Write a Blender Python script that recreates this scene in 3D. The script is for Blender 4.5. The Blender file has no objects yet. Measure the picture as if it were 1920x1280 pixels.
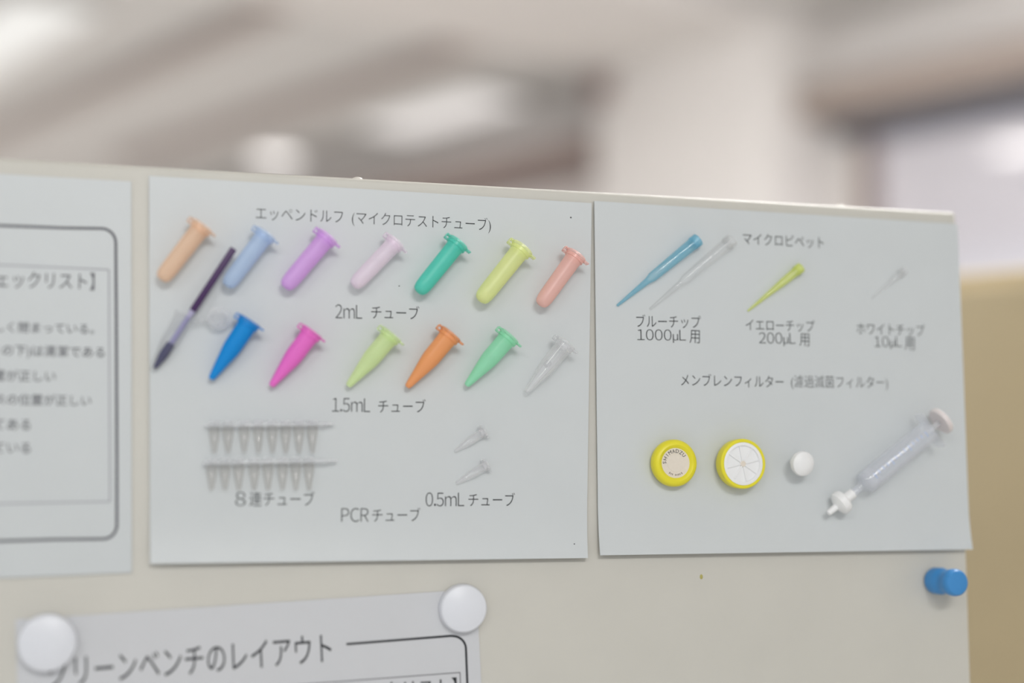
import bpy, bmesh, math, random
from mathutils import Vector, Matrix

random.seed(7)
SC = bpy.context.scene
COL = SC.collection
PI = math.pi
MM = 0.001

# ------------------------------------------------------------------ camera
F = 2667.0                      # focal length in pixels of a 1920 px wide frame (50 mm on 36 mm)
EYE = Vector((0.0, 0.0, 1.45))
AZ, PITCH = math.radians(51.0), math.radians(3.0)
FWD = Vector((-math.sin(AZ) * math.cos(PITCH), math.cos(AZ) * math.cos(PITCH), math.sin(PITCH)))
RGT = Vector((math.cos(AZ), math.sin(AZ), 0.0))
UPV = RGT.cross(FWD)
cd = bpy.data.cameras.new('camera'); cam = bpy.data.objects.new('camera', cd); COL.objects.link(cam)
cam.matrix_world = Matrix(((RGT.x, UPV.x, -FWD.x, EYE.x), (RGT.y, UPV.y, -FWD.y, EYE.y), (RGT.z, UPV.z, -FWD.z, EYE.z), (0, 0, 0, 1)))
cd.sensor_width = 36.0; cd.lens = 50.0; cd.clip_start = 0.05; cd.clip_end = 60
cd.dof.use_dof = True; cd.dof.focus_distance = 0.832; cd.dof.aperture_fstop = 1.4; cd.dof.aperture_blades = 0
SC.camera = cam

# ------------------------------------------------------------------ world, lights, exposure
w = bpy.data.worlds.new('daylight'); SC.world = w; w.use_nodes = True
bg = w.node_tree.nodes['Background']
bg.inputs['Color'].default_value = (0.97, 0.985, 1.0, 1); bg.inputs['Strength'].default_value = 0.64
SC.view_settings.view_transform = 'Standard'; SC.view_settings.look = 'None'
SC.view_settings.exposure = 0.0; SC.view_settings.gamma = 1.0; SC.view_settings.use_curve_mapping = False
SC.cycles.transparent_max_bounces = 40
SC.cycles.max_bounces = 8
CEIL = 2.65                     # ceiling height
WALLY = 3.48                    # window wall


def area_light(name, loc, aim, sx, sy, power, col):
    ld = bpy.data.lights.new(name, 'AREA'); ld.shape = 'RECTANGLE'; ld.size = sx; ld.size_y = sy
    ld.energy = power; ld.color = col
    o = bpy.data.objects.new(name, ld); COL.objects.link(o); o.location = loc
    o.rotation_euler = (Vector(aim) - Vector(loc)).to_track_quat('-Z', 'Y').to_euler()
    return o


# fluorescent fittings of the part of the room behind the photographer
area_light('unseen_room_light', (1.41, -0.40, 2.5), (-0.64, 0.52, 1.45), 0.8, 0.25, 17, (1.0, 0.99, 0.97))
area_light('unseen_room_light', (0.75, -1.45, 2.5), (-0.64, 0.52, 1.45), 0.8, 0.3, 6, (1.0, 0.99, 0.97))
for lx, ly, pw in ((-5.2, 0.9, 46), (-7.0, 1.0, 38), (-3.0, 0.2, 35), (-0.9, 1.7, 32)):  # added fill lights beyond the board, lifting the far ceiling and walls
    area_light('unseen_room_light', (lx, ly, 2.6), (lx, ly, 0.0), 1.2, 0.3, pw, (1.0, 0.99, 0.985))
area_light('wall_fill_light', (-0.5, 1.3, 2.58), (-1.9, 3.48, 2.35), 1.2, 0.2, 36, (1.0, 0.98, 0.97))  # added fill without a fitting, brightens the wall by the right window


# ------------------------------------------------------------------ materials
def lin(c):
    return tuple((x / 12.92 if x <= 0.04045 else ((x + 0.055) / 1.055) ** 2.4) for x in c)


def rgb(r, g, b):
    return lin((r / 255, g / 255, b / 255)) + (1.0,)


def mat(name, col, rough=0.5, metal=0.0, grain=0.0, scale=60.0, bump=0.0, spec=0.5):
    m = bpy.data.materials.new(name); m.use_nodes = True
    nt = m.node_tree; b = nt.nodes['Principled BSDF']
    b.inputs['Base Color'].default_value = col
    b.inputs['Roughness'].default_value = rough; b.inputs['Metallic'].default_value = metal
    b.inputs['Specular IOR Level'].default_value = spec
    if grain or bump:
        tc = nt.nodes.new('ShaderNodeTexCoord'); n = nt.nodes.new('ShaderNodeTexNoise')
        n.inputs['Scale'].default_value = scale; n.inputs['Detail'].default_value = 4
        nt.links.new(tc.outputs['Object'], n.inputs['Vector'])
        if grain:
            r = nt.nodes.new('ShaderNodeValToRGB')
            r.color_ramp.elements[0].position = 0.3; r.color_ramp.elements[1].position = 0.7
            r.color_ramp.elements[0].color = tuple(c * (1 - grain) for c in col[:3]) + (1,)
            r.color_ramp.elements[1].color = tuple(min(1, c * (1 + grain)) for c in col[:3]) + (1,)
            nt.links.new(n.outputs['Fac'], r.inputs['Fac']); nt.links.new(r.outputs['Color'], b.inputs['Base Color'])
        if bump:
            bp = nt.nodes.new('ShaderNodeBump'); bp.inputs['Strength'].default_value = bump
            bp.inputs['Distance'].default_value = 0.001
            nt.links.new(n.outputs['Fac'], bp.inputs['Height']); nt.links.new(bp.outputs['Normal'], b.inputs['Normal'])
    return m


def glow(name, col, strength):
    m = bpy.data.materials.new(name); m.use_nodes = True
    b = m.node_tree.nodes['Principled BSDF']
    b.inputs['Base Color'].default_value = (0.25, 0.25, 0.25, 1)
    b.inputs['Emission Color'].default_value = col; b.inputs['Emission Strength'].default_value = strength
    return m


def plastic(name, col, solid=0.5, tint=None, rough=0.3, gloss=0.07):
    """thin translucent plastic: SOLID is how much of one wall is opaque colour, the rest lets light through tinted"""
    m = bpy.data.materials.new(name); m.use_nodes = True
    nt = m.node_tree; b = nt.nodes['Principled BSDF']
    b.inputs['Base Color'].default_value = col; b.inputs['Roughness'].default_value = rough; b.inputs['Specular IOR Level'].default_value = 0.0
    tl = nt.nodes.new('ShaderNodeBsdfTranslucent'); tl.inputs['Color'].default_value = col
    mx0 = nt.nodes.new('ShaderNodeMixShader'); mx0.inputs[0].default_value = 0.2
    nt.links.new(b.outputs[0], mx0.inputs[1]); nt.links.new(tl.outputs[0], mx0.inputs[2])
    tr = nt.nodes.new('ShaderNodeBsdfTransparent')
    t = tint or tuple(0.86 + 0.14 * c for c in col[:3])
    tr.inputs['Color'].default_value = tuple(t[:3]) + (1,)
    fr = nt.nodes.new('ShaderNodeLayerWeight'); fr.inputs['Blend'].default_value = 0.35
    mp = nt.nodes.new('ShaderNodeMapRange')
    mp.inputs['To Min'].default_value = solid; mp.inputs['To Max'].default_value = min(1.0, solid + 0.22)
    nt.links.new(fr.outputs['Facing'], mp.inputs['Value'])
    mx = nt.nodes.new('ShaderNodeMixShader')
    nt.links.new(mp.outputs['Result'], mx.inputs[0]); nt.links.new(tr.outputs[0], mx.inputs[1]); nt.links.new(mx0.outputs[0], mx.inputs[2])
    gl = nt.nodes.new('ShaderNodeBsdfGlossy'); gl.inputs['Roughness'].default_value = gloss
    lw = nt.nodes.new('ShaderNodeLayerWeight'); lw.inputs['Blend'].default_value = 0.5
    pw = nt.nodes.new('ShaderNodeMath'); pw.operation = 'POWER'; pw.inputs[1].default_value = 4.0
    fn = nt.nodes.new('ShaderNodeMath'); fn.operation = 'MULTIPLY_ADD'; fn.inputs[1].default_value = 0.25; fn.inputs[2].default_value = 0.04
    nt.links.new(lw.outputs['Facing'], pw.inputs[0]); nt.links.new(pw.outputs[0], fn.inputs[0])
    mg = nt.nodes.new('ShaderNodeMixShader')
    nt.links.new(fn.outputs[0], mg.inputs[0]); nt.links.new(mx.outputs[0], mg.inputs[1]); nt.links.new(gl.outputs[0], mg.inputs[2])
    nt.links.new(mg.outputs[0], nt.nodes['Material Output'].inputs['Surface'])
    return m


M_BOARD = mat('cream painted steel', rgb(203, 201, 193), 0.45, grain=0.015, scale=25, bump=0.02)
M_PAPER = mat('white laminated paper', rgb(204, 209, 211), 0.42, grain=0.008, scale=40, bump=0.01)
M_PAPER2 = mat('white copy paper', rgb(205, 207, 211), 0.6, grain=0.008, scale=40, bump=0.01)
M_INK = mat('dark grey printed ink', rgb(26, 30, 36), 0.6)
M_INKL = mat('light grey printed ink', rgb(166, 168, 175), 0.6)
M_INKM = mat('mid grey printed ink', rgb(86, 86, 94), 0.6)
M_MAGNET = mat('white magnet plastic', rgb(226, 229, 236), 0.35)
M_BLUEMAG = mat('blue magnet plastic', rgb(62, 140, 205), 0.4)
M_CEIL = mat('white ceiling board', rgb(207, 205, 203), 0.85, grain=0.02, scale=12)
M_WALL = mat('warm white wall paint', rgb(222, 218, 215), 0.8, grain=0.02, scale=8)
M_FLOOR = mat('pale grey vinyl floor', rgb(230, 228, 224), 0.5, grain=0.03, scale=6)
M_BROWN_LIT = mat('brown grey steel lit copy', rgb(166, 153, 145), 0.6, grain=0.03, scale=10)  # same brown steel with the right box's stronger light put into its colour
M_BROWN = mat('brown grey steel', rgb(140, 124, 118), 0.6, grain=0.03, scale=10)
M_DARK = mat('dark blue grey steel', rgb(98, 102, 112), 0.5)
M_TRACK = mat('brown grey painted rail', rgb(172, 161, 156), 0.6)
M_BEIGE = mat('tan painted steel', rgb(176, 161, 128), 0.5, grain=0.02, scale=14)
M_SHADE = mat('lavender grey roller fabric', rgb(196, 194, 204), 0.85, grain=0.02, scale=30)
M_LAMPBODY = mat('white lamp steel', rgb(215, 214, 212), 0.5)
M_LAMP = glow('lit lamp diffuser', (1.0, 0.99, 0.95, 1), 0.66)
M_LAMP2 = glow('softer lit lamp diffuser', (1.0, 0.95, 0.92, 1), 0.80)
M_LAMP4 = glow('downlight diffuser', (1.0, 0.95, 0.92, 1), 2.6)
M_LAMP3 = glow('fluorescent lamp diffuser', (1.0, 0.96, 0.93, 1), 4.2)
M_YELLOW = mat('yellow plastic', rgb(232, 222, 48), 0.4)
M_WHITE = mat('white plastic', rgb(240, 241, 242), 0.4)
M_OFFWHITE = mat('pale cream membrane', rgb(228, 219, 206), 0.7, grain=0.02, scale=500)
M_CLEAR = plastic('clear plastic', rgb(238, 240, 243), 0.03, (0.985, 0.985, 0.985), 0.15)
M_FROST = plastic('frosted clear plastic', rgb(246, 247, 251), 0.24, (0.98, 0.98, 0.978), 0.25)


# ------------------------------------------------------------------ object helpers
def tag(o, label=None, cat=None, group=None, kind=None):
    if label: o['label'] = label
    if cat: o['category'] = cat
    if group: o['group'] = group
    if kind: o['kind'] = kind
    return o


def link_mesh(name, bm, m, parent=None, matrix=None, smooth=True, angle=35):
    bmesh.ops.recalc_face_normals(bm, faces=bm.faces[:])
    me = bpy.data.meshes.new(name); bm.to_mesh(me); bm.free()
    me.materials.append(m)
    if smooth:
        me.polygons.foreach_set('use_smooth', [True] * len(me.polygons))
        me.set_sharp_from_angle(angle=math.radians(angle))
    o = bpy.data.objects.new(name, me); COL.objects.link(o)
    if parent is not None:
        o.parent = parent
    elif matrix is not None:
        o.matrix_world = matrix
    return o


def empty(name, matrix, label, cat, group=None):
    o = bpy.data.objects.new(name, None); COL.objects.link(o); o.empty_display_size = 0.01
    o.matrix_world = matrix
    return tag(o, label, cat, group)


def box(bm, lo, hi, bev=0.0, seg=2, mtx=None):
    r = bmesh.ops.create_cube(bm, size=1.0)
    vs = r['verts']
    for v in vs:
        v.co = Vector([lo[i] + (v.co[i] + 0.5) * (hi[i] - lo[i]) for i in range(3)])
    if bev:
        es = list({e for v in vs for e in v.link_edges})
        r2 = bmesh.ops.bevel(bm, geom=es, offset=bev, segments=seg, affect='EDGES', profile=0.5)
        vs = list({v for f in r2['faces'] for v in f.verts} | {v for v in vs if v.is_valid})
    if mtx is not None:
        for v in vs: v.co = mtx @ v.co
    return vs


def lathe(bm, prof, seg=40, mtx=None, a0=0.0):
    """PROF = (r, z) pairs turned about Z"""
    rings = []
    for r, z in prof:
        if r < 1e-7:
            rings.append([bm.verts.new((0, 0, z))])
        else:
            rings.append([bm.verts.new((r * math.cos(a0 + 2 * PI * i / seg), r * math.sin(a0 + 2 * PI * i / seg), z)) for i in range(seg)])
    for a, b in zip(rings[:-1], rings[1:]):
        for i in range(seg):
            j = (i + 1) % seg
            if len(a) == 1 and len(b) == 1: continue
            if len(a) == 1: bm.faces.new((a[0], b[i], b[j]))
            elif len(b) == 1: bm.faces.new((a[i], a[j], b[0]))
            else: bm.faces.new((a[i], a[j], b[j], b[i]))
    if mtx is not None:
        for ring in rings:
            for v in ring: v.co = mtx @ v.co
    return [v for r in rings for v in r]


def sc(prof, k):
    return [(r * k, z * k) for r, z in prof]


# ------------------------------------------------------------------ the board's own frame: X along it, Y up it, Z out of it
def cam2world(v):               # camera x right, y down, z ahead
    return RGT * v[0] - UPV * v[1] + FWD * v[2]


_u = Vector((9740, 260, F)).normalized()
_v = Vector((-45, -25640, F)); _v = (_v - _u * _v.dot(_u)).normalized()
BU, BV = cam2world(_u).normalized(), cam2world(_v).normalized()
BN = BU.cross(BV).normalized()
B0 = EYE + FWD * 0.83
BM = Matrix(((BU.x, BV.x, BN.x, B0.x), (BU.y, BV.y, BN.y, B0.y), (BU.z, BV.z, BN.z, B0.z), (0, 0, 0, 1)))
BI = BM.inverted()


def ray(px, py):
    return cam2world(((px - 960) / F, (py - 640) / F, 1.0))


def bl(px, py, h=0.0):
    """board coordinates of the point H metres off the board that the photograph shows at px, py"""
    d = ray(px, py); o = B0 + BN * h
    t = (o - EYE).dot(BN) / d.dot(BN)
    return BI @ (EYE + d * t)


def frame(o, z, n=Vector((0, 0, 1))):
    """matrix with origin O and Z axis along z, X axis in the board plane at right angles to it"""
    z = z.normalized(); x = z.cross(n).normalized(); y = z.cross(x)
    return Matrix(((x.x, y.x, z.x, o.x), (x.y, y.y, z.y, o.y), (x.z, y.z, z.z, o.z), (0, 0, 0, 1)))


# ------------------------------------------------------------------ room
def struct(name, bm, m, smooth=False):
    return tag(link_mesh(name, bm, m, smooth=smooth), kind='structure')


def bbox_obj(name, lo, hi, m, bev=0.0, parent=None):
    bm = bmesh.new(); box(bm, lo, hi, bev)
    return link_mesh(name, bm, m, parent, smooth=bool(bev))


XL, XR, YN = -8.0, 3.2, -3.0
bm = bmesh.new(); box(bm, (XL, YN, -0.1), (XR, WALLY + 0.2, 0.0)); struct('floor', bm, M_FLOOR)
bm = bmesh.new(); box(bm, (XL, YN, CEIL), (XR, WALLY + 0.2, CEIL + 0.1)); struct('ceiling', bm, M_CEIL)
bm = bmesh.new(); box(bm, (XL - 0.15, YN, 0.0), (XL, WALLY + 0.2, CEIL)); struct('wall_left', bm, M_WALL)
WIN_LO, WIN_HI = 0.9, 2.40
W1 = (-2.66, 0.9)               # window right of the column
W2 = (-7.6, -3.60)              # window left of the column
bm = bmesh.new()
for lo, hi in (((XL, WALLY, 0), (XR, WALLY + 0.15, WIN_LO)), ((XL, WALLY, WIN_HI), (XR, WALLY + 0.15, CEIL)),
               ((XL, WALLY, WIN_LO), (W2[0], WALLY + 0.15, WIN_HI)), ((W2[1], WALLY, WIN_LO), (W1[0], WALLY + 0.15, WIN_HI)),
               ((W1[1], WALLY, WIN_LO), (XR, WALLY + 0.15, WIN_HI))):
    box(bm, lo, hi)
struct('wall_back', bm, M_WALL)
COLX = (-3.48, -2.726)
bm = bmesh.new(); box(bm, (COLX[0], 3.18, 0), (COLX[1], WALLY, CEIL), 0.006); struct('column', bm, M_WALL, True)
bm = bmesh.new(); box(bm, (COLX[0], YN, 2.60), (COLX[1], 3.18, CEIL), 0.004); struct('beam', bm, M_WALL, True)

M_GLASS = mat('window glass with reflection tint', rgb(222, 219, 229), 0.05, spec=0.5)  # pale lavender base stands in for the room reflected in the glass
nt = M_GLASS.node_tree; gl_ = nt.nodes.new('ShaderNodeBsdfGlossy'); gl_.inputs['Roughness'].default_value = 0.03
mg_ = nt.nodes.new('ShaderNodeMixShader'); mg_.inputs[0].default_value = 0.35
nt.links.new(nt.nodes['Principled BSDF'].outputs[0], mg_.inputs[1]); nt.links.new(gl_.outputs[0], mg_.inputs[2])
nt.links.new(mg_.outputs[0], nt.nodes['Material Output'].inputs['Surface'])


M_DAY = mat('window glass with painted daylight', rgb(240, 232, 228), 0.05)  # pane colour lightened to stand in for daylight at this window


def window(n, x0, x1, glass):
    bm = bmesh.new()
    y0, y1, t = WALLY + 0.02, WALLY + 0.10, 0.05
    box(bm, (x0, y0, WIN_LO), (x1, y1, WIN_LO + t)); box(bm, (x0, y0, WIN_HI - 0.04), (x1, y1, WIN_HI))
    k = max(1, round((x1 - x0) / 1.2))
    for i in range(k + 1):
        xc = x0 + (x1 - x0) * i / k
        a = xc - t / 2
        if i == 0: a = x0
        if i == k: a = x1 - t
        box(bm, (a, y0, WIN_LO + t), (a + t, y1, WIN_HI - 0.04))
    f = tag(link_mesh('window_%d' % n, bm, M_BROWN, smooth=False), kind='structure')
    bbox_obj('pane', (x0 + 0.01, y0 + 0.035, WIN_LO + 0.02), (x1 - 0.01, y0 + 0.045, WIN_HI - 0.02), glass, parent=f)
    for v in f.children[0].data.vertices: v.co.y += (v.co.x + 2.2) * 0.013 * (n == 1) - (v.co.z - 2.25) * 0.0085      # pane skewed to steer the mirrored lamp's reflection
    return f


window(1, *W1, M_GLASS); window(2, *W2, M_DAY)


def blind_box(x0, x1, label, m, z0, zr):
    t = empty('blind_box', Matrix.Translation(((x0 + x1) / 2, WALLY, 2.33)), label, 'blind box', 'blind boxes over the windows')
    def loc(lo, hi):
        o = t.location
        return tuple(a - b for a, b in zip(lo, o)), tuple(a - b for a, b in zip(hi, o))
    bbox_obj('cover', *loc((x0, 3.283, z0), (x1, WALLY, 2.43)), m, 0.006, t)
    bbox_obj('dark_strip', *loc((x0 + 0.02, 3.425, zr), (x1 - 0.02, 3.478, z0 - 0.001)), M_DARK, 0.008, t)  # dark strip along the underside of the cover
    return t


blind_box(-2.72, 0.88, 'brown grey blind box over the window right of the white column', M_BROWN_LIT, 2.335, 2.285)
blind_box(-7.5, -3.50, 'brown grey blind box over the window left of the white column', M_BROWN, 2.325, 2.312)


def ceiling_lamp(x0, x1, y, wd, label, m=None, hb=0.05, zc=CEIL, group='lit ceiling lamps'):
    t = empty('ceiling_light', Matrix.Translation(((x0 + x1) / 2, y, zc)), label, 'ceiling light', group)
    L = (x1 - x0) / 2
    bbox_obj('housing', (-L - 0.01, -wd / 2 - 0.012, -hb + 0.012), (L + 0.01, wd / 2 + 0.012, 0.0), M_LAMPBODY, 0.004, t)
    bbox_obj('diffuser', (-L, -wd / 2, -hb), (L, wd / 2, -hb + 0.0115), m or M_LAMP, 0.003, t)
    return t


ceiling_lamp(-5.3, -3.90, 1.50, 0.24, 'bright rectangular ceiling lamp in the upper left corner of the photo')
ceiling_lamp(-3.45, -2.76, 1.42, 0.18, 'bright lamp under the white beam, mirrored in the window glass at the right', M_LAMP3, 0.02, 2.60)
ceiling_lamp(-4.78, -4.02, 3.20, 0.24, 'glowing long ceiling lamp just above the blind box left of the column', M_LAMP2)
t = empty('downlight', Matrix.Translation((-5.60, 3.17, CEIL)), 'glowing round downlight left of the long lamp near the windows', 'ceiling light')
bm = bmesh.new(); lathe(bm, [(0.0, 0.0), (0.13, 0.0), (0.13, -0.05), (0.10, -0.052), (0.10, -0.03), (0, -0.03)], 40); link_mesh('trim_ring', bm, M_LAMPBODY, t)
bm = bmesh.new(); lathe(bm, [(0, -0.062), (0.085, -0.06), (0.098, -0.05), (0.098, -0.031), (0, -0.031)], 40); link_mesh('diffuser', bm, M_LAMP4, t)


def ceiling_rail(x0, x1, y, wd, hb, m, label):
    o = bbox_obj('ceiling_rail', (x0, y - wd / 2, CEIL - hb), (x1, y + wd / 2, CEIL), m, 0.004)
    return tag(o, label, 'ceiling rail', 'rails along the ceiling')


ceiling_rail(-6.2, -3.5, 2.70, 0.10, 0.05, M_TRACK, 'brown grey rail on the ceiling between the two lamp rows')
ceiling_rail(-7.2, -3.5, 2.02, 0.08, 0.05, M_TRACK, 'brown grey rail on the ceiling close to the corner lamp')

bm = bmesh.new(); box(bm, (-3.475, 3.135, 2.49), (-3.405, 3.1795, 2.57), 0.006)
tag(link_mesh('junction_box', bm, mat('reddish brown plastic', rgb(128, 104, 98), 0.6)), 'small reddish brown box at the top left edge of the white column', 'junction box')

# tan cabinet behind the board on the right
t = empty('steel_cabinet', Matrix.Translation((-0.5, 1.27, 0)), 'tan steel cabinet standing behind the right end of the board', 'cabinet')
bbox_obj('body', (-0.42, 0.02, 0.06), (0.75, 0.46, 1.598), M_BEIGE, 0.006, t)
bbox_obj('plinth', (-0.40, 0.04, 0.0), (0.73, 0.45, 0.06), M_DARK, 0.003, t)
for a, b in ((-0.415, 0.162), (0.168, 0.745)):
    d = bbox_obj('door', (a, 0.0, 0.08), (b, 0.0195, 1.58), M_BEIGE, 0.003, t)
    hx = b - 0.06 if a < 0 else a + 0.03
    bbox_obj('handle', (hx, -0.018, 0.85), (hx + 0.03, -0.0005, 1.0), M_DARK, 0.004, d)

# ------------------------------------------------------------------ the board with its screws
TL, TR = bl(0, 295), bl(1793, 397)
BR = bl(1822, 1280)
xl = bl(-420, 295).x
yb = (0.012 - B0.z) / BV.z      # a little above the floor
slope = (TR.y - TL.y) / (TR.x - TL.x)
ex = (BR.x - TR.x) / (BR.y - TR.y)
bm = bmesh.new()
TH = 0.022
pts = [(xl, TL.y + slope * (xl - TL.x)), (TR.x, TR.y), (TR.x + ex * (yb - TR.y), yb), (xl, yb)]
vs0 = [bm.verts.new((x, y, 0)) for x, y in pts]; vs1 = [bm.verts.new((x, y, -TH)) for x, y in pts]
bm.faces.new(vs0); bm.faces.new(vs1[::-1])
for i in range(4):
    j = (i + 1) % 4; bm.faces.new((vs0[i], vs1[i], vs1[j], vs0[j]))
bmesh.ops.bevel(bm, geom=bm.edges[:], offset=0.0026, segments=4, affect='EDGES', profile=0.5)
board = link_mesh('display_board', bm, M_BOARD, matrix=BM.copy())
tag(board, 'cream painted steel panel that carries all the pinned sheets', 'board')
for px in (674, 1583):
    x = bl(px, 300).x; y = TL.y + slope * (x - TL.x)
    bm = bmesh.new()
    lathe(bm, [(0, 0.0019), (1.6 * MM, 0.0018), (2.8 * MM, 0.0012), (3.3 * MM, 0.0003), (3.3 * MM, -0.0003), (0, -0.0003)], 24,
          Matrix.Translation((x, y, -0.007)) @ Matrix.Rotation(-PI / 2, 4, 'X'))
    link_mesh('screw', bm, mat('pale screw head', rgb(216, 212, 205), 0.3), board)
bm = bmesh.new()
p = bl(1315, 1081); lathe(bm, [(0, 0.00025), (0.0007, 0.0002), (0.001, 0.0), (0, 0.0)], 12, Matrix.Translation(p) @ Matrix.Scale(1.5, 4, (0, 1, 0)))
o = link_mesh('stain', bm, mat('ochre speck', rgb(176, 168, 96), 0.8), board); o['label'] = 'small ochre speck'


# ------------------------------------------------------------------ sheets and print
class Sheet:
    def __init__(s, name, corners, label, m, thick=0.0009, curl=0.0, cat='sheet', base=0.0003):
        s.c = [bl(*c) for c in corners]; s.t = thick; s.curl = curl; s.base = base
        TLc, TRc, BRc, BLc = s.c
        n = 28; bm = bmesh.new(); top = {}; bot = {}
        for i in range(n + 1):
            for j in range(n + 1):
                a, b = i / n, j / n
                p = (TLc * (1 - a) + TRc * a) * (1 - b) + (BLc * (1 - a) + BRc * a) * b
                z = s.lift(b)
                top[i, j] = bm.verts.new((p.x, p.y, z + thick)); bot[i, j] = bm.verts.new((p.x, p.y, z))
        for i in range(n):
            for j in range(n):
                bm.faces.new((top[i, j], top[i, j + 1], top[i + 1, j + 1], top[i + 1, j]))
                bm.faces.new((bot[i, j], bot[i + 1, j], bot[i + 1, j + 1], bot[i, j + 1]))
        for k in range(n):
            for (p, q) in (((k, 0), (k + 1, 0)), ((k + 1, n), (k, n)), ((0, k + 1), (0, k)), ((n, k), (n, k + 1))):
                bm.faces.new((top[p], top[q], bot[q], bot[p]))
        s.o = link_mesh(name, bm, m, matrix=BM.copy(), angle=50)
        tag(s.o, label, cat, 'printed sheets on the board')
        s.y0 = (TLc.y + TRc.y) / 2; s.y1 = (BLc.y + BRc.y) / 2

    def lift(s, b):
        return s.base + (s.curl * max(0.0, (b - 0.86) / 0.14) ** 2 if s.curl else 0.0)

    def z(s, y):
        return s.lift((s.y0 - y) / (s.y0 - s.y1)) + s.t

    def text(s, txt, xl, yl, xr, yr, m=None, thin=-0.012, ys=1.0, name='caption', fit=True, hpx=None):
        A, B = bl(xl, yl, s.t), bl(xr, yr, s.t)
        me = text_mesh(txt, thin)
        x0 = min(v.co.x for v in me.vertices); x1 = max(v.co.x for v in me.vertices)
        y0 = min(v.co.y for v in me.vertices); y1 = max(v.co.y for v in me.vertices)
        d = (B - A); k = d.length / (x1 - x0); e = d.normalized(); q = Vector((-e.y, e.x, 0))
        ky = k * ys
        if hpx:
            ky = (bl(xl, yl - hpx / 2) - bl(xl, yl + hpx / 2)).length / (y1 - y0)
        for v in me.vertices:
            p = A + e * ((v.co.x - x0) * k) + q * ((v.co.y - (y0 + y1) / 2) * ky)
            v.co = (p.x, p.y, s.z(p.y) + 0.00012)
        me.materials.clear(); me.materials.append(m or M_INK)
        me.name = name
        o = bpy.data.objects.new(name, me); COL.objects.link(o); o.parent = s.o
        return o

    def line(s, pts, wpx, m, name='printed_frame', closed=False):
        """flat printed line through board points PTS"""
        wd = wpx / 2
        bm = bmesh.new(); L = []; R = []
        n = len(pts)
        for i, p in enumerate(pts):
            a = pts[i - 1] if i else (pts[-1] if closed else p)
            b = pts[i + 1] if i < n - 1 else (pts[0] if closed else p)
            d = (b - a); d.z = 0; d.normalize(); q = Vector((-d.y, d.x, 0))
            h = s.z(p.y) + 0.0001
            L.append(bm.verts.new((p.x + q.x * wd, p.y + q.y * wd, h))); R.append(bm.verts.new((p.x - q.x * wd, p.y - q.y * wd, h)))
        for i in range(n if closed else n - 1):
            j = (i + 1) % n
            bm.faces.new((L[i], L[j], R[j], R[i]))
        return link_mesh(name, bm, m, s.o, smooth=False)


def text_mesh(txt, thin=0.0):
    if len(txt) > 1 and all(c in '0123456789.mLPCRµ' for c in txt):
        bm = bmesh.new(); pen = 0.0          # set letter by letter in the full-width gothic shapes
        for c in txt:
            g = glyph_mesh(c if c == 'µ' else chr(ord(c) + 0xFEE0), thin)
            a = min(v.co.x for v in g.vertices); b = max(v.co.x for v in g.vertices)
            if c == '.': pen -= 0.02
            for v in g.vertices: v.co.x += pen - a
            pen += b - a + (0.05 if c == '.' else 0.095)
            bm.from_mesh(g); bpy.data.meshes.remove(g)
        me = bpy.data.meshes.new('lettering'); bm.to_mesh(me); bm.free()
        return me
    return glyph_mesh(txt, thin)


def glyph_mesh(txt, thin=0.0):
    c = bpy.data.curves.new('lettering', 'FONT'); c.body = txt; c.size = 1.0
    c.offset = thin; c.resolution_u = 4
    o = bpy.data.objects.new('lettering', c); COL.objects.link(o)
    dg = bpy.context.evaluated_depsgraph_get(); dg.update()
    me = bpy.data.meshes.new_from_object(o.evaluated_get(dg))
    bpy.data.objects.remove(o); bpy.data.curves.remove(c)
    return me


def poly(*px):
    return [bl(x, y) for x, y in px]


def corner(c, r, a0, a1, n=8):
    """pixel arc for a rounded frame corner"""
    return [(c[0] + r * math.cos(math.radians(a0 + (a1 - a0) * i / n)), c[1] - r * math.sin(math.radians(a0 + (a1 - a0) * i / n))) for i in range(n + 1)]


MX = 0.83 / F                   # metres of one pixel at the board's middle

# left: checklist
s1 = Sheet('checklist_sheet', [(-380, 305), (246, 341), (247, 1073), (-380, 1099)], 'white checklist sheet with rounded grey frame at the left edge of the photo', M_PAPER)
s1.line(poly((-330, 411), (120, 428), *corner((190, 456), 27, 88, 0), (218, 600), (219, 850), *corner((193, 984), 26, 0, -88), (100, 1011), (-330, 1024)), 4.6 * MX, M_INKM)
s1.line(poly((-300, 484), (204, 506)), 2.6 * MX, M_INKL, 'table_line')
s1.line(poly((204, 506), (206, 940)), 2.6 * MX, M_INKL, 'table_line')
s1.line(poly((206, 940), (-300, 950)), 2.6 * MX, M_INKL, 'table_line')
s1.text('ェックリスト】', -6, 523, 177, 528, M_INKM, 0.002, hpx=33)
s1.text('しく閉まっている。', -8, 613, 176, 617, M_INKM, 0.004)
s1.text('の下)は清潔である', 4, 658, 196, 662, M_INKM, 0.004)
s1.text('置が正しい', -12, 703, 104, 705, M_INKM, 0.004)
s1.text('スの位置が正しい', -10, 748, 171, 751, M_INKM, 0.004)
s1.text('てある', -12, 795, 57, 796, M_INKM, 0.004)
s1.text('ている', -12, 839, 57, 840, M_INKM, 0.004)

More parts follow.
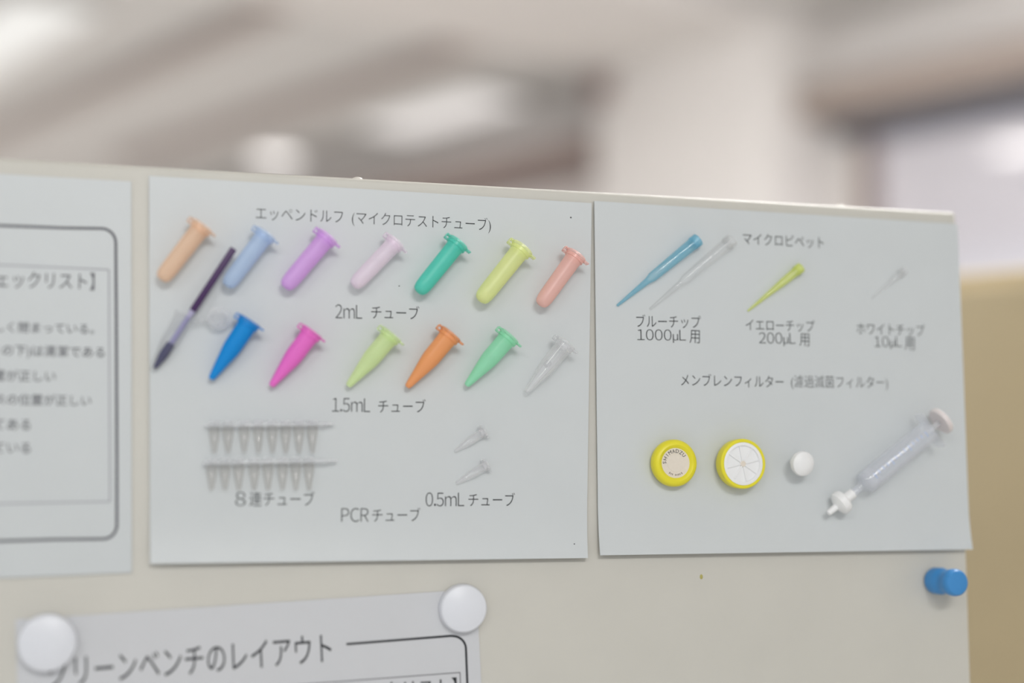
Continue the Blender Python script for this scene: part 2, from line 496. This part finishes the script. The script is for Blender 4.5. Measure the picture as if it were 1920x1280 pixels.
# middle: tube samples
s2 = Sheet('tube_sample_sheet', [(279, 331), (1107, 382), (1097, 1045), (281, 1056)], 'white sheet with two rows of coloured tubes in the middle of the board', M_PAPER, 0.0008, 0.003, base=0.0016)
s2.text('エッペンドルフ', 479, 401, 642, 408, thin=-0.012, ys=1.2)
s2.text('(マイクロテストチューブ)', 659, 410, 919, 424, thin=-0.012, ys=1.2)
s2.text('2mL', 628, 584, 678, 585, thin=-0.012, hpx=26)
s2.text('チューブ', 695, 585, 785, 587, thin=-0.007, ys=1.2)
s2.text('1.5mL', 622, 759, 693, 760, thin=-0.012, hpx=26)
s2.text('チューブ', 708, 761, 797, 761, thin=-0.007, ys=1.2)
s2.text('８', 441, 935, 460, 935, thin=-0.012, hpx=26)
s2.text('連チューブ', 467, 935, 589, 935, thin=-0.007, ys=1.2)
s2.text('0.5mL', 797, 936, 869, 936, thin=-0.012, hpx=26)
s2.text('チューブ', 877, 936, 964, 936, thin=-0.007, ys=1.2)
s2.text('PCR', 639, 965, 690, 965, thin=-0.012, hpx=26)
s2.text('チューブ', 697, 965, 787, 964, thin=-0.007, ys=1.2)
for px, py, r in ((1068, 409, 1.6), (747, 537, 1.2), (1073, 1019, 1.2)):
    bm = bmesh.new()
    q = bl(px, py); lathe(bm, [(0, 0.00025), (r * MX * 0.7, 0.0002), (r * MX, 0)], 10, Matrix.Translation((q.x, q.y, s2.z(q.y))))
    link_mesh('speck', bm, M_INK, s2.o)


# right: tip and filter samples
s3 = Sheet('tip_sample_sheet', [(1112, 378), (1792, 421), (1815, 1029), (1120, 1040)], 'white sheet with pipette tips, filters and a syringe at the right end', M_PAPER, 0.0008, 0.003, base=0.0016)
s3.text('マイクロピペット', 1391, 448, 1542, 456, thin=-0.007, ys=1.2)
s3.text('ブルーチップ', 1191, 602, 1312, 604, thin=-0.007, ys=1.2)
s3.text('1000µL', 1193, 630, 1284, 631, thin=-0.012, hpx=25)
s3.text('用', 1291, 631, 1310, 632, thin=-0.007, ys=1.2)
s3.text('イエローチップ', 1396, 609, 1525, 612, thin=-0.007, ys=1.2)
s3.text('200µL', 1421, 636, 1489, 637, thin=-0.012, hpx=25)
s3.text('用', 1497, 637, 1515, 638, thin=-0.007, ys=1.2)
s3.text('ホワイトチップ', 1604, 616, 1731, 620, thin=-0.007, ys=1.2)
s3.text('10µL', 1637, 643, 1688, 643, thin=-0.012, hpx=24)
s3.text('用', 1694, 644, 1712, 645, thin=-0.007, ys=1.2)
s3.text('メンブレンフィルター', 1275, 712, 1467, 716, thin=-0.007, ys=1.2)
s3.text('(濾過滅菌フィルター)', 1481, 717, 1662, 719, thin=-0.012, ys=1.2)

# bottom: bench layout
s4 = Sheet('layout_sheet', [(29, 1161), (893, 1104), (912, 1480), (40, 1560)], 'white layout sheet held by two round white magnets below the others', M_PAPER2, 0.0004, 0.0)
s4.text('クリーンベンチのレイアウト', 91, 1261, 621, 1213, thin=0.0, hpx=56, name='heading')
s4.line(poly((649, 1207), (700, 1203), (845, 1191.5), *corner((849, 1216), 24, 86, 4), (876, 1290), (880, 1460)), 4.0 * MX, M_INK)
s4.line(poly((520, 1286), (862, 1260)), 1.5 * MX, M_INKM, 'table_line')
s4.line(poly((862, 1260), (868, 1460)), 1.5 * MX, M_INKM, 'table_line')
s4.text('クリスト】', 722, 1292, 856, 1284, thin=0.004, hpx=30)
bm = bmesh.new()
q = bl(452, 1288); lathe(bm, [(0, 0.0003), (0.0055, 0.00025), (0.006, 0)], 20, Matrix.Translation((q.x, q.y, s4.t)))
o = link_mesh('printed_patch', bm, mat('pale green print', rgb(205, 214, 160), 0.6), s4.o); o['label'] = 'pale green printed patch'


# ------------------------------------------------------------------ tubes
P2 = [(0, 0.2), (2.2, 0.5), (3.5, 1.3), (4.3, 2.8), (4.75, 5.0), (4.95, 8.0), (5.25, 33.5), (5.5, 35.8), (6.25, 36.0), (6.25, 37.8), (4.7, 37.8)]
P15 = [(0, 0), (1.1, 0.15), (1.75, 0.8), (2.05, 2.2), (3.0, 8.0), (4.95, 19.5), (5.2, 22), (5.35, 33.5), (5.6, 35.8), (6.3, 36.0), (6.3, 37.8), (4.8, 37.8)]
P05 = [(0, 0), (0.8, 0.15), (1.3, 0.8), (1.6, 2.5), (3.3, 14), (3.5, 16), (3.6, 26.5), (4.4, 26.8), (4.4, 28.2), (3.1, 28.2)]
LID = [(0, 0.6), (3.9, 0.6), (4.1, -2.2), (4.5, -2.4), (4.65, 0.05), (6.3, 0.05), (6.75, 0.4), (6.75, 1.5), (6.4, 1.9), (5.2, 1.9), (4.9, 1.4), (0, 1.4)]


def tube_frame(tip, cap, L, rt, rl):
    """place a tube lying on its sheet: TIP and CAP are where the photograph shows its two ends"""
    k = 1.0
    for _ in range(3):
        T = bl(*tip, s2.z(0) + rt * k * MM); C = bl(*cap, s2.z(0) + rl * k * MM)
        k = (C - T).length / (L * MM)
    return BM @ frame(T, C - T), k


def make_lid(parent, m, k, zl, kr=1.0):
    bm = bmesh.new(); j = k * MM
    lathe(bm, [(r * kr * j, (zl + z) * j) for r, z in LID], 40)
    cap = link_mesh('cap', bm, m, parent)
    bm = bmesh.new()
    box(bm, (5.9 * kr * j, -2.6 * kr * j, (zl + 0.5) * j), (9.4 * kr * j, 2.6 * kr * j, (zl + 1.5) * j), 0.45 * j)
    link_mesh('lip', bm, m, cap)
    bm = bmesh.new()
    box(bm, (-8.6 * kr * j, -2.4 * kr * j, (zl + 0.6) * j), (-6.2 * kr * j, 2.4 * kr * j, (zl + 1.5) * j), 0.3 * j)
    box(bm, (-8.8 * kr * j, -2.4 * kr * j, (zl - 1.7) * j), (-8.0 * kr * j, 2.4 * kr * j, (zl + 1.2) * j), 0.3 * j)
    box(bm, (-8.6 * kr * j, -2.4 * kr * j, (zl - 1.9) * j), (-6.0 * kr * j, 2.4 * kr * j, (zl - 1.0) * j), 0.3 * j)
    link_mesh('hinge', bm, m, parent)
    return cap


RAISE = {'2': 3.0, '1.5': 3.0, '0.5': 0.0}


def tube(kind, tip, cap, m, label, group):
    prof, L, rt, rl, zl, kr = {'2': (P2, 39.4, 5.0, 6.8, 37.8, 1.0), '1.5': (P15, 39.4, 2.1, 6.8, 37.8, 1.0), '0.5': (P05, 29.6, 1.5, 4.9, 28.2, 0.7)}[kind]
    mw, k = tube_frame(tip, cap, L, rt + RAISE[kind], rl + RAISE[kind])
    t = empty('microtube', mw, label, 'tube', group)
    bm = bmesh.new(); lathe(bm, sc(prof, k * MM), 40)
    link_mesh('tube_body', bm, m[0], t)
    make_lid(t, m[1], k, zl, kr)
    if RAISE[kind]:                 # the dab of glue that holds it on the sheet
        z = 0.58 * L
        h = (BI @ mw @ Vector((0, 0, z * k * MM))).z - s2.z(0)
        bm = bmesh.new(); r0 = 3.6 * k * MM
        lathe(bm, [(0, r0), (1.8 * MM, r0), (2.3 * MM, h - 0.0002), (0, h - 0.0002)], 20, Matrix.Translation((0, 0, z * k * MM)) @ Matrix.Rotation(-PI / 2, 4, 'X'))
        link_mesh('glue_dab', bm, M_CLEAR, t)
    return t


def col(name, r, g, b, solid, tint=None):
    return plastic(name, rgb(r, g, b), solid, tint, 0.3, 0.3), plastic(name + ' lid', rgb(r, g, b), solid * 0.62, tint, 0.3, 0.25)


G2 = 'two millilitre tubes in the upper row'
tube('2', (301, 525), (380, 423), col('peach plastic', 255, 222, 192, 0.55), 'peach translucent tube, first of the upper row', G2)
tube('2', (424, 537), (499, 438), col('light blue plastic', 204, 227, 255, 0.55), 'light blue translucent tube behind the top of the purple pestle', G2)
tube('2', (533, 540), (615, 443), col('purple plastic', 240, 191, 255, 0.61), 'purple translucent tube in the upper row', G2)
tube('2', (662, 537), (743, 453), col('pale lilac plastic', 255, 242, 255, 0.53), 'pale lilac tube between the purple and the teal ones', G2)
tube('2', (783, 549), (860, 454), col('teal plastic', 98, 229, 210, 0.69), 'teal tube in the upper row below the heading', G2)
tube('2', (899, 565), (980, 464), col('lime plastic', 248, 255, 182, 0.57), 'yellow lime tube in the upper row, next to the teal one', G2)
tube('2', (1012, 573), (1081, 477), col('salmon plastic', 255, 210, 201, 0.59), 'salmon pink tube at the right end of the upper row', G2)
G1 = 'one and a half millilitre tubes in the second row'
tube('1.5', (395, 711), (469, 601), col('strong blue plastic', 0, 155, 237, 0.95), 'strong blue opaque tapered tube in the second row', G1)
tube('1.5', (508, 724), (586, 621), col('hot pink plastic', 255, 129, 227, 0.90), 'hot pink tapered tube in the second row', G1)
tube('1.5', (652, 724), (735, 626), col('pale green plastic', 235, 255, 193, 0.57), 'pale yellow green tapered tube in the second row', G1)
tube('1.5', (763, 726), (846, 625), col('orange plastic', 255, 180, 119, 0.88), 'orange tapered tube in the second row', G1)
tube('1.5', (874, 723), (956, 629), col('mint plastic', 172, 248, 210, 0.64), 'mint green tapered tube in the second row', G1)
tube('1.5', (987, 735), (1062, 643), (M_FROST, M_FROST), 'colourless tapered tube at the right end of the second row', G1)
G5 = 'small half millilitre tubes'
tube('0.5', (852, 846), (909, 808), (M_FROST, M_FROST), 'small colourless tube, upper of the pair above its caption', G5)
tube('0.5', (855, 906), (914, 871), (M_FROST, M_FROST), 'small colourless tube, lower of the pair above its caption', G5)

# clear tube with its lid open, and the purple pestle standing in it
mw, k = tube_frame((285, 696), (348, 590), 37.8, 2.1, 6.4)
t = empty('microtube', mw, 'colourless tapered tube with open lid around the purple pestle tip', 'tube', G1)
bm = bmesh.new(); lathe(bm, sc(P15, k * MM), 40); link_mesh('tube_body', bm, M_CLEAR, t)
mi = mw.inverted()
cl = mi @ (BM @ bl(410, 596, 0.0075))
lidm = Matrix.Translation(cl) @ Matrix.Rotation(PI / 2, 4, 'X') @ Matrix.Rotation(0.25, 4, 'Y')
bm = bmesh.new(); j = k * MM
lathe(bm, [(r * j, z * j) for r, z in LID], 40, lidm)
lid = link_mesh('cap', bm, M_FROST, t)
bm = bmesh.new()
n_ = 10
a_, b_ = Vector((6.2 * j, 0, 37.2 * j)), cl - (cl - Vector((6.2 * j, 0, 37.2 * j))).normalized() * 6.4 * j
for i in range(n_):
    s, e = i / n_, (i + 1) / n_
    p, q = a_.lerp(b_, s), a_.lerp(b_, e)
    p.y += math.sin(PI * s) * 1.5 * j; q.y += math.sin(PI * e) * 1.5 * j
    mtx = frame(p, q - p, Vector((0, 1, 0)))
    box(bm, (-1.9 * j, -0.3 * j, -0.1 * j), (1.9 * j, 0.3 * j, (q - p).length + 0.1 * j), 0, mtx=mtx)
link_mesh('hinge', bm, M_CLEAR, t)

T, C = bl(290, 690, s2.z(0) + 2.6 * MM), bl(438, 466, s2.z(0) + 9.0 * MM)
L = (C - T).length
t = empty('pestle', BM @ frame(T, C - T), 'dark purple pestle with navy tip standing in the open clear tube', 'pestle')
r = 1.85 * MM
z1, z2, z3 = L * 0.205, L * 0.425, L * 0.475
bm = bmesh.new(); lathe(bm, [(0, 0), (0.8 * MM, 0.05 * MM), (1.15 * MM, 0.6 * MM), (2.3 * MM, z1 * 0.45), (2.5 * MM, z1 * 0.55), (2.3 * MM, z1 * 0.98), (1.7 * MM, z1), (0, z1)], 32)
o = link_mesh('grinding_tip', bm, mat('navy plastic', rgb(52, 54, 98), 0.45), t); o['label'] = 'navy blue conical tip'
bm = bmesh.new(); lathe(bm, [(1.5 * MM, z1 * 0.99), (1.5 * MM, z2), (0, z2)], 32)
o = link_mesh('shaft', bm, mat('lavender plastic', rgb(150, 148, 190), 0.45), t); o['label'] = 'pale lavender shaft'
bm = bmesh.new()
lathe(bm, [(0, z2), (1.7 * MM, z2), (1.7 * MM, z2 + 0.6 * MM), (1.2 * MM, z2 + 0.9 * MM), (1.2 * MM, z2 + 1.7 * MM), (1.75 * MM, z2 + 2.0 * MM), (1.75 * MM, z3), (0, z3)], 32)
o = link_mesh('collar', bm, mat('pale lavender plastic', rgb(182, 178, 208), 0.45), t); o['label'] = 'pale ringed collar'
bm = bmesh.new(); box(bm, (-r, -r, z3), (r, r, L), 0.45 * MM, 3)
o = link_mesh('handle_rod', bm, mat('dark purple plastic', rgb(62, 28, 84), 0.45), t); o['label'] = 'dark purple handle rod'

# ------------------------------------------------------------------ strips of eight small tubes
M_STRIP = plastic('shaded clear strip plastic', rgb(214, 212, 210), 0.10, (0.955, 0.95, 0.943), 0.25)  # clear plastic tinted grey to stand in for refraction and shade
M_RAIL = plastic('clear strip rail', rgb(250, 252, 255), 0.30, (0.985, 0.985, 0.99), 0.2)
PST = [(0, 0), (0.9, 0.2), (1.3, 1.2), (2.35, 10.5), (2.9, 13.5), (2.95, 18.6), (2.5, 18.6)]


def strip(tips, xl, xr, yl, yr, ty, label):
    hz = s2.z(0) + 3.4 * MM
    A, B = bl(xl, yl, hz), bl(xr, yr, hz)
    d = (B - A); d.z = 0; e = d.normalized(); q = Vector((-e.y, e.x, 0))
    mtx = BM @ Matrix(((e.x, q.x, 0, A.x), (e.y, q.y, 0, A.y), (0, 0, 1, A.z), (0, 0, 0, 1)))
    t = empty('tube_strip', mtx, label, 'tube strip', 'strips of eight joined tubes')
    Ld = d.length
    bm = bmesh.new(); box(bm, (-0.001, -0.0010, -0.0022), (Ld, 0.0008, 0.0026), 0.0005)
    box(bm, (Ld - 0.001, -0.0003, -0.0018), (Ld + 0.004, 0.0006, 0.0022), 0.0003)
    link_mesh('rail', bm, M_RAIL, t)
    inv = (BI @ mtx).inverted()
    for px in tips:
        tp = inv @ bl(px, ty, hz)
        bm = bmesh.new(); k = 18.6 * MM; hgt = (-0.0008) - tp.y; f = hgt / k
        m4 = Matrix.Translation((tp.x - 0.0012, tp.y, 0)) @ Matrix.Rotation(-PI / 2, 4, 'X')
        lathe(bm, [(rr * MM, z * MM * f) for rr, z in PST], 24, m4)
        tb = link_mesh('tube_body', bm, M_STRIP, t)
        bm = bmesh.new()
        lathe(bm, [(0, 0), (2.9 * MM, 0), (2.9 * MM, 1.2 * MM), (2.5 * MM, 1.7 * MM), (0, 1.7 * MM)], 24,
              Matrix.Translation((tp.x - 0.0012, 0.0006, 0)) @ Matrix.Rotation(-PI / 2, 4, 'X'))
        link_mesh('cap', bm, M_RAIL, tb)
    return t


strip([x - 4 for x in (410, 436, 466, 493, 519, 544, 569, 594)], 388, 612, 797, 795, 849, 'row of eight joined clear tubes, upper of the two strips')
strip([x - 4 for x in (405, 430, 456, 485, 511, 538, 563, 588)], 384, 618, 868, 864, 918, 'row of eight joined clear tubes, lower strip right above its caption')


# ------------------------------------------------------------------ pipette tips
def pipette_tip(tip, top, prof, L, m, label, rt, rl):
    k = 1.0
    for _ in range(3):
        T = bl(*tip, s3.z(0) + rt * MM); C = bl(*top, s3.z(0) + rl * MM)
        k = (C - T).length / (L * MM)
    t = empty('pipette_tip', BM @ frame(T, C - T), label, 'pipette tip', 'pipette tips on the right sheet')
    bm = bmesh.new(); lathe(bm, [(r * MM, z * k * MM) for r, z in prof], 32)
    link_mesh('cone', bm, m, t)
    bm = bmesh.new()
    ro, ri = max(p[0] for p in prof), prof[-1][0]
    zt = max(p[1] for p in prof)
    lathe(bm, [((ro + 0.02) * MM, (zt - 5) * k * MM), ((ro + 0.35) * MM, (zt - 4.6) * k * MM), ((ro + 0.35) * MM, zt * k * MM), ((ro - 0.25) * MM, zt * k * MM), ((ro + 0.02) * MM, (zt - 5) * k * MM)], 32)
    link_mesh('collar', bm, m, t)
    return t


T1000 = [(0.55, 0), (0.75, 0.3), (1.9, 25), (2.1, 27), (3.0, 31), (3.7, 64), (3.75, 71), (3.25, 71)]
T200 = [(0.4, 0), (0.55, 0.3), (1.6, 22), (2.4, 34), (2.9, 50), (2.45, 50)]
T10 = [(0.3, 0), (0.4, 0.3), (0.9, 14), (1.9, 22), (2.2, 31), (1.8, 31)]
pipette_tip((1157, 573), (1309, 449), T1000, 71, plastic('sky blue tip plastic', rgb(146, 212, 234), 0.36, None, 0.12), 'sky blue large pipette tip at the upper left of the right sheet', 0.9, 4.3)
pipette_tip((1218, 580), (1373, 449), T1000, 71, M_CLEAR, 'colourless large pipette tip beside the sky blue one', 0.9, 4.3)
pipette_tip((1402, 583), (1502, 501), T200, 50, plastic('yellow green tip plastic', rgb(234, 244, 148), 0.42, None, 0.2), 'yellow green medium pipette tip', 0.7, 3.5)
pipette_tip((1634, 560), (1696, 506), T10, 31, M_CLEAR, 'smallest colourless pipette tip above the last caption of the row', 0.5, 2.8)


# ------------------------------------------------------------------ filters
def on_sheet(px, py, h0, s):
    p = bl(px, py, h0); return Vector((p.x, p.y, s.z(p.y)))


def flat_frame(p, tilt=(0, 0)):
    return BM @ Matrix.Translation(p) @ Matrix.Rotation(tilt[0], 4, 'X') @ Matrix.Rotation(tilt[1], 4, 'Y')


# yellow ring filter with lettering round its disc
o_ = on_sheet(1262, 868, s3.t + 5 * MM, s3)
t = empty('ring_filter', flat_frame(o_), 'yellow round filter with cream disc and black arc lettering', 'filter', 'round membrane filters')
k = 1.0
R = 13.9
bm = bmesh.new()
prof = [(8.6, 7.2), (9.4, 8.3), (10.8, 8.9), (12.2, 8.6), (13.3, 7.6), (R, 6.0), (R, 3.0), (13.2, 0.8), (11.5, 0.0), (0, 0.0)]
lathe(bm, [(r * MM, z * MM) for r, z in prof], 56); link_mesh('ring', bm, M_YELLOW, t)
bm = bmesh.new(); lathe(bm, [(0, 7.75 * MM), (5.2 * MM, 7.7 * MM), (5.3 * MM, 7.55 * MM), (8.9 * MM, 7.5 * MM), (8.9 * MM, 6.6 * MM), (0, 6.6 * MM)], 56)
disc = link_mesh('centre_disc', bm, M_OFFWHITE, t); disc['label'] = 'pale cream disc'


def arc_text(txt, r, h, z, a0, a1, parent, m, flip=False, name='lettering', y0=None):
    out = bmesh.new(); n = len(txt)
    for i, ch in enumerate(txt):
        if ch == ' ': continue
        me = text_mesh(ch, 0.0)
        x0 = min(v.co.x for v in me.vertices); x1 = max(v.co.x for v in me.vertices)
        kk = h / 0.73
        a = math.radians(a0 + (a1 - a0) * i / (n - 1))
        for v in me.vertices:
            x = (v.co.x - (x0 + x1) / 2) * kk; y = (v.co.y - 0.365) * kk
            rr = r - y if flip else r + y
            an = a - x / r if not flip else a + x / r
            v.co = (rr * math.cos(an), rr * math.sin(an), z)
        out.from_mesh(me); bpy.data.meshes.remove(me)
    return link_mesh(name, out, m, parent, smooth=False)


arc_text('SHIMADZU', 7.1 * MM, 2.3 * MM, 7.62 * MM, 178, 42, disc, mat('black print', rgb(40, 38, 40), 0.6))

bm = bmesh.new()                     # worn lettering too small to read along the lower edge
for i, (a, hh) in enumerate(((236, 1.3), (244, 0.9), (252, 1.0), (268, 1.1), (276, 0.8), (284, 1.1), (292, 0.9), (302, 1.3))):
    a = math.radians(a)
    box(bm, (7.0 * MM - hh * MM / 2, -0.28 * MM, 7.58 * MM), (7.0 * MM + hh * MM / 2, 0.28 * MM, 7.62 * MM), 0, mtx=Matrix.Rotation(a, 4, 'Z'))
link_mesh('faint_lettering', bm, mat('faded grey print', rgb(150, 138, 126), 0.7), disc, smooth=False)

# yellow filter with white spoked plate
o_ = on_sheet(1382, 869, s3.t + 4 * MM, s3)
t = empty('spoked_filter', flat_frame(o_, (0.02, 0.05)), 'yellow rimmed filter with white spoked plate', 'filter', 'round membrane filters')
bm = bmesh.new()
prof = [(12.6, 9.8), (12.9, 10.6), (14.2, 10.6), (14.7, 10.2), (14.9, 9.2), (14.6, 3.5), (13.6, 1.2), (12.5, 0.6), (0, 0.6)]
lathe(bm, [(r * MM, z * MM) for r, z in prof], 64); link_mesh('housing', bm, M_YELLOW, t)
bm = bmesh.new()
lathe(bm, [(0, 9.6 * MM), (10.6 * MM, 9.6 * MM), (10.9 * MM, 10.7 * MM), (12.0 * MM, 10.8 * MM), (12.75 * MM, 10.5 * MM), (12.8 * MM, 8.6 * MM), (0, 8.6 * MM)], 64)
plate = link_mesh('face_plate', bm, M_WHITE, t); plate['label'] = 'white plate'
for i in range(8):
    bm = bmesh.new(); a = math.radians(12 + i * 45)
    box(bm, (1.2 * MM, -0.45 * MM, 9.55 * MM), (10.7 * MM, 0.45 * MM, 10.4 * MM), 0.2 * MM, mtx=Matrix.Rotation(a, 4, 'Z'))
    link_mesh('spoke', bm, M_WHITE, plate)
bm = bmesh.new(); lathe(bm, [(0, 10.6 * MM), (1.6 * MM, 10.5 * MM), (2.0 * MM, 9.6 * MM), (0, 9.6 * MM)], 24); link_mesh('hub', bm, M_OFFWHITE, plate)

# small white filter on its stub
o_ = on_sheet(1483, 866, s3.t, s3)
t = empty('small_filter', flat_frame(o_, (0.1, 0.1)), 'small white round filter between the spoked filter and the syringe', 'filter', 'round membrane filters')
bm = bmesh.new(); lathe(bm, [(0, 0.9 * MM), (2.2 * MM, 0.9 * MM), (2.3 * MM, 8.2 * MM), (0, 8.2 * MM)], 28); link_mesh('stub', bm, M_WHITE, t)
bm = bmesh.new(); lathe(bm, [(0, 8 * MM), (5.4 * MM, 8.2 * MM), (7.0 * MM, 9.2 * MM), (7.6 * MM, 11 * MM), (7.2 * MM, 13 * MM), (5.6 * MM, 14.4 * MM), (3.0 * MM, 15.1 * MM), (0, 15.3 * MM)], 40); link_mesh('disc', bm, M_WHITE, t)

# syringe with a filter on its nozzle
T, C = bl(1553, 962, s3.z(0) + 7.6 * MM), bl(1768, 786, s3.z(0) + 11.5 * MM)
L = (C - T).length
t = empty('syringe', BM @ frame(T, C - T), 'clear syringe with blue scale marks lying aslant at the lower right', 'syringe')
f = L / (92.0 * MM)
M_SYR = plastic('syringe plastic', rgb(246, 249, 255), 0.14, (0.988, 0.991, 0.999), 0.12)
bm = bmesh.new()
lathe(bm, sc([(0, 24.5), (1.9, 24.5), (1.9, 19), (2.2, 19), (2.4, 26), (6.4, 28.5), (6.9, 30), (6.9, 80), (5.9, 80), (5.9, 30.5), (2.0, 27.5), (0, 27.5)], f * MM), 44)
bar = link_mesh('barrel', bm, M_SYR, t)
bm = bmesh.new(); box(bm, (-11.5 * f * MM, -5.2 * f * MM, 80 * f * MM), (11.5 * f * MM, 5.2 * f * MM, 81.8 * f * MM), 0.6 * MM); link_mesh('finger_flange', bm, M_SYR, bar)
M_SCALE = mat('blue scale print', rgb(150, 172, 216), 0.5)
bm = bmesh.new()
for i in range(13):
    z = (34 + i * 3.4) * f * MM; rr = 6.96 * f * MM
    wd = 30 if i % 4 == 0 else 18
    n = 8
    for q in range(n):
        a, b = [math.radians(-118 + wd * x / n) for x in (q, q + 1)]
        vv = [bm.verts.new((rr * math.cos(x), rr * math.sin(x), z + dz)) for x, dz in ((a, 0), (b, 0), (b, 0.0005), (a, 0.0005))]
        bm.faces.new(vv)
o = link_mesh('scale_marks', bm, M_SCALE, bar); o['label'] = 'blue scale marks'
bm = bmesh.new(); lathe(bm, sc([(0, 30.8), (4.8, 31.2), (5.8, 32), (5.8, 36), (3.2, 36.4), (1.6, 37), (1.6, 89), (0, 89)], f * MM), 36); pl = link_mesh('plunger', bm, plastic('plunger plastic', rgb(250, 251, 255), 0.25, (0.988, 0.99, 0.995), 0.3), t)
bm = bmesh.new(); lathe(bm, sc([(0, 89), (8.0, 89), (8.3, 89.6), (8.3, 91.4), (7.8, 92), (0, 92)], f * MM), 40); o = link_mesh('thumb_rest', bm, mat('pinkish white plastic', rgb(228, 220, 219), 0.45), pl)
bm = bmesh.new()
lathe(bm, sc([(0, 0), (1.5, 0), (1.7, 0.5), (2.0, 6.0), (5.6, 7.6), (6.8, 8.4), (6.9, 11.8), (6.0, 13.0), (3.0, 13.8), (2.9, 19.4), (0, 19.4)], f * MM), 40)
o = link_mesh('nozzle_filter', bm, M_WHITE, t); o['label'] = 'white disc filter on the nozzle'


# ------------------------------------------------------------------ magnets
def disc_magnet(px, py, rpx, hmm, label):
    d = (bl(px, py, hmm * MM) - BI @ EYE).length
    R = rpx * d / F
    p = bl(px, py, hmm * MM); p.z = s4.z(0)
    t = empty('round_magnet', flat_frame(p), label, 'magnet', 'round white magnets')
    h = hmm * MM - s4.z(0)
    bm = bmesh.new()
    lathe(bm, [(0, h), (R * 0.90, h), (R * 0.955, h - 0.0004), (R * 0.985, h - 0.0012), (R, h - 0.0028), (R * 1.02, 0.0006), (R * 1.0, 0.00005), (R * 0.8, 0.00005), (0, 0.00005)], 64)
    link_mesh('case', bm, M_MAGNET, t)
    bm = bmesh.new(); lathe(bm, [(0, h + 0.0003), (R * 0.80, h + 0.00025), (R * 0.845, h - 0.0001), (0, h - 0.0001)], 64)
    link_mesh('face', bm, M_MAGNET, t)
    return t


disc_magnet(88, 1206, 50, 9.0, 'large round white magnet on the upper left corner of the layout sheet')
disc_magnet(871, 1141, 44, 7.5, 'round white magnet on the upper right corner of the layout sheet')

p = bl(1752, 1088)
t = empty('knob_magnet', flat_frame(Vector((p.x, p.y, 0)), (0.0, 0.06)), 'blue waisted knob magnet below the right sheet', 'magnet')
bm = bmesh.new()
lathe(bm, [(r * MM, z * MM) for r, z in [(0, 0.5), (7.4, 0.5), (8.1, 1.2), (8.2, 7.6), (7.9, 8.8), (7.2, 10.2), (6.8, 12.2), (6.9, 14.4), (7.4, 16.2)]], 48)
link_mesh('base', bm, M_BLUEMAG, t)
bm = bmesh.new()
lathe(bm, [(r * MM, z * MM) for r, z in [(0, 16.1), (7.4, 16.2), (8.1, 18.0), (8.3, 20.6), (8.0, 22.6), (7.0, 23.8), (5.0, 24.2), (0, 24.3)]], 48)
link_mesh('grip', bm, M_BLUEMAG, t)
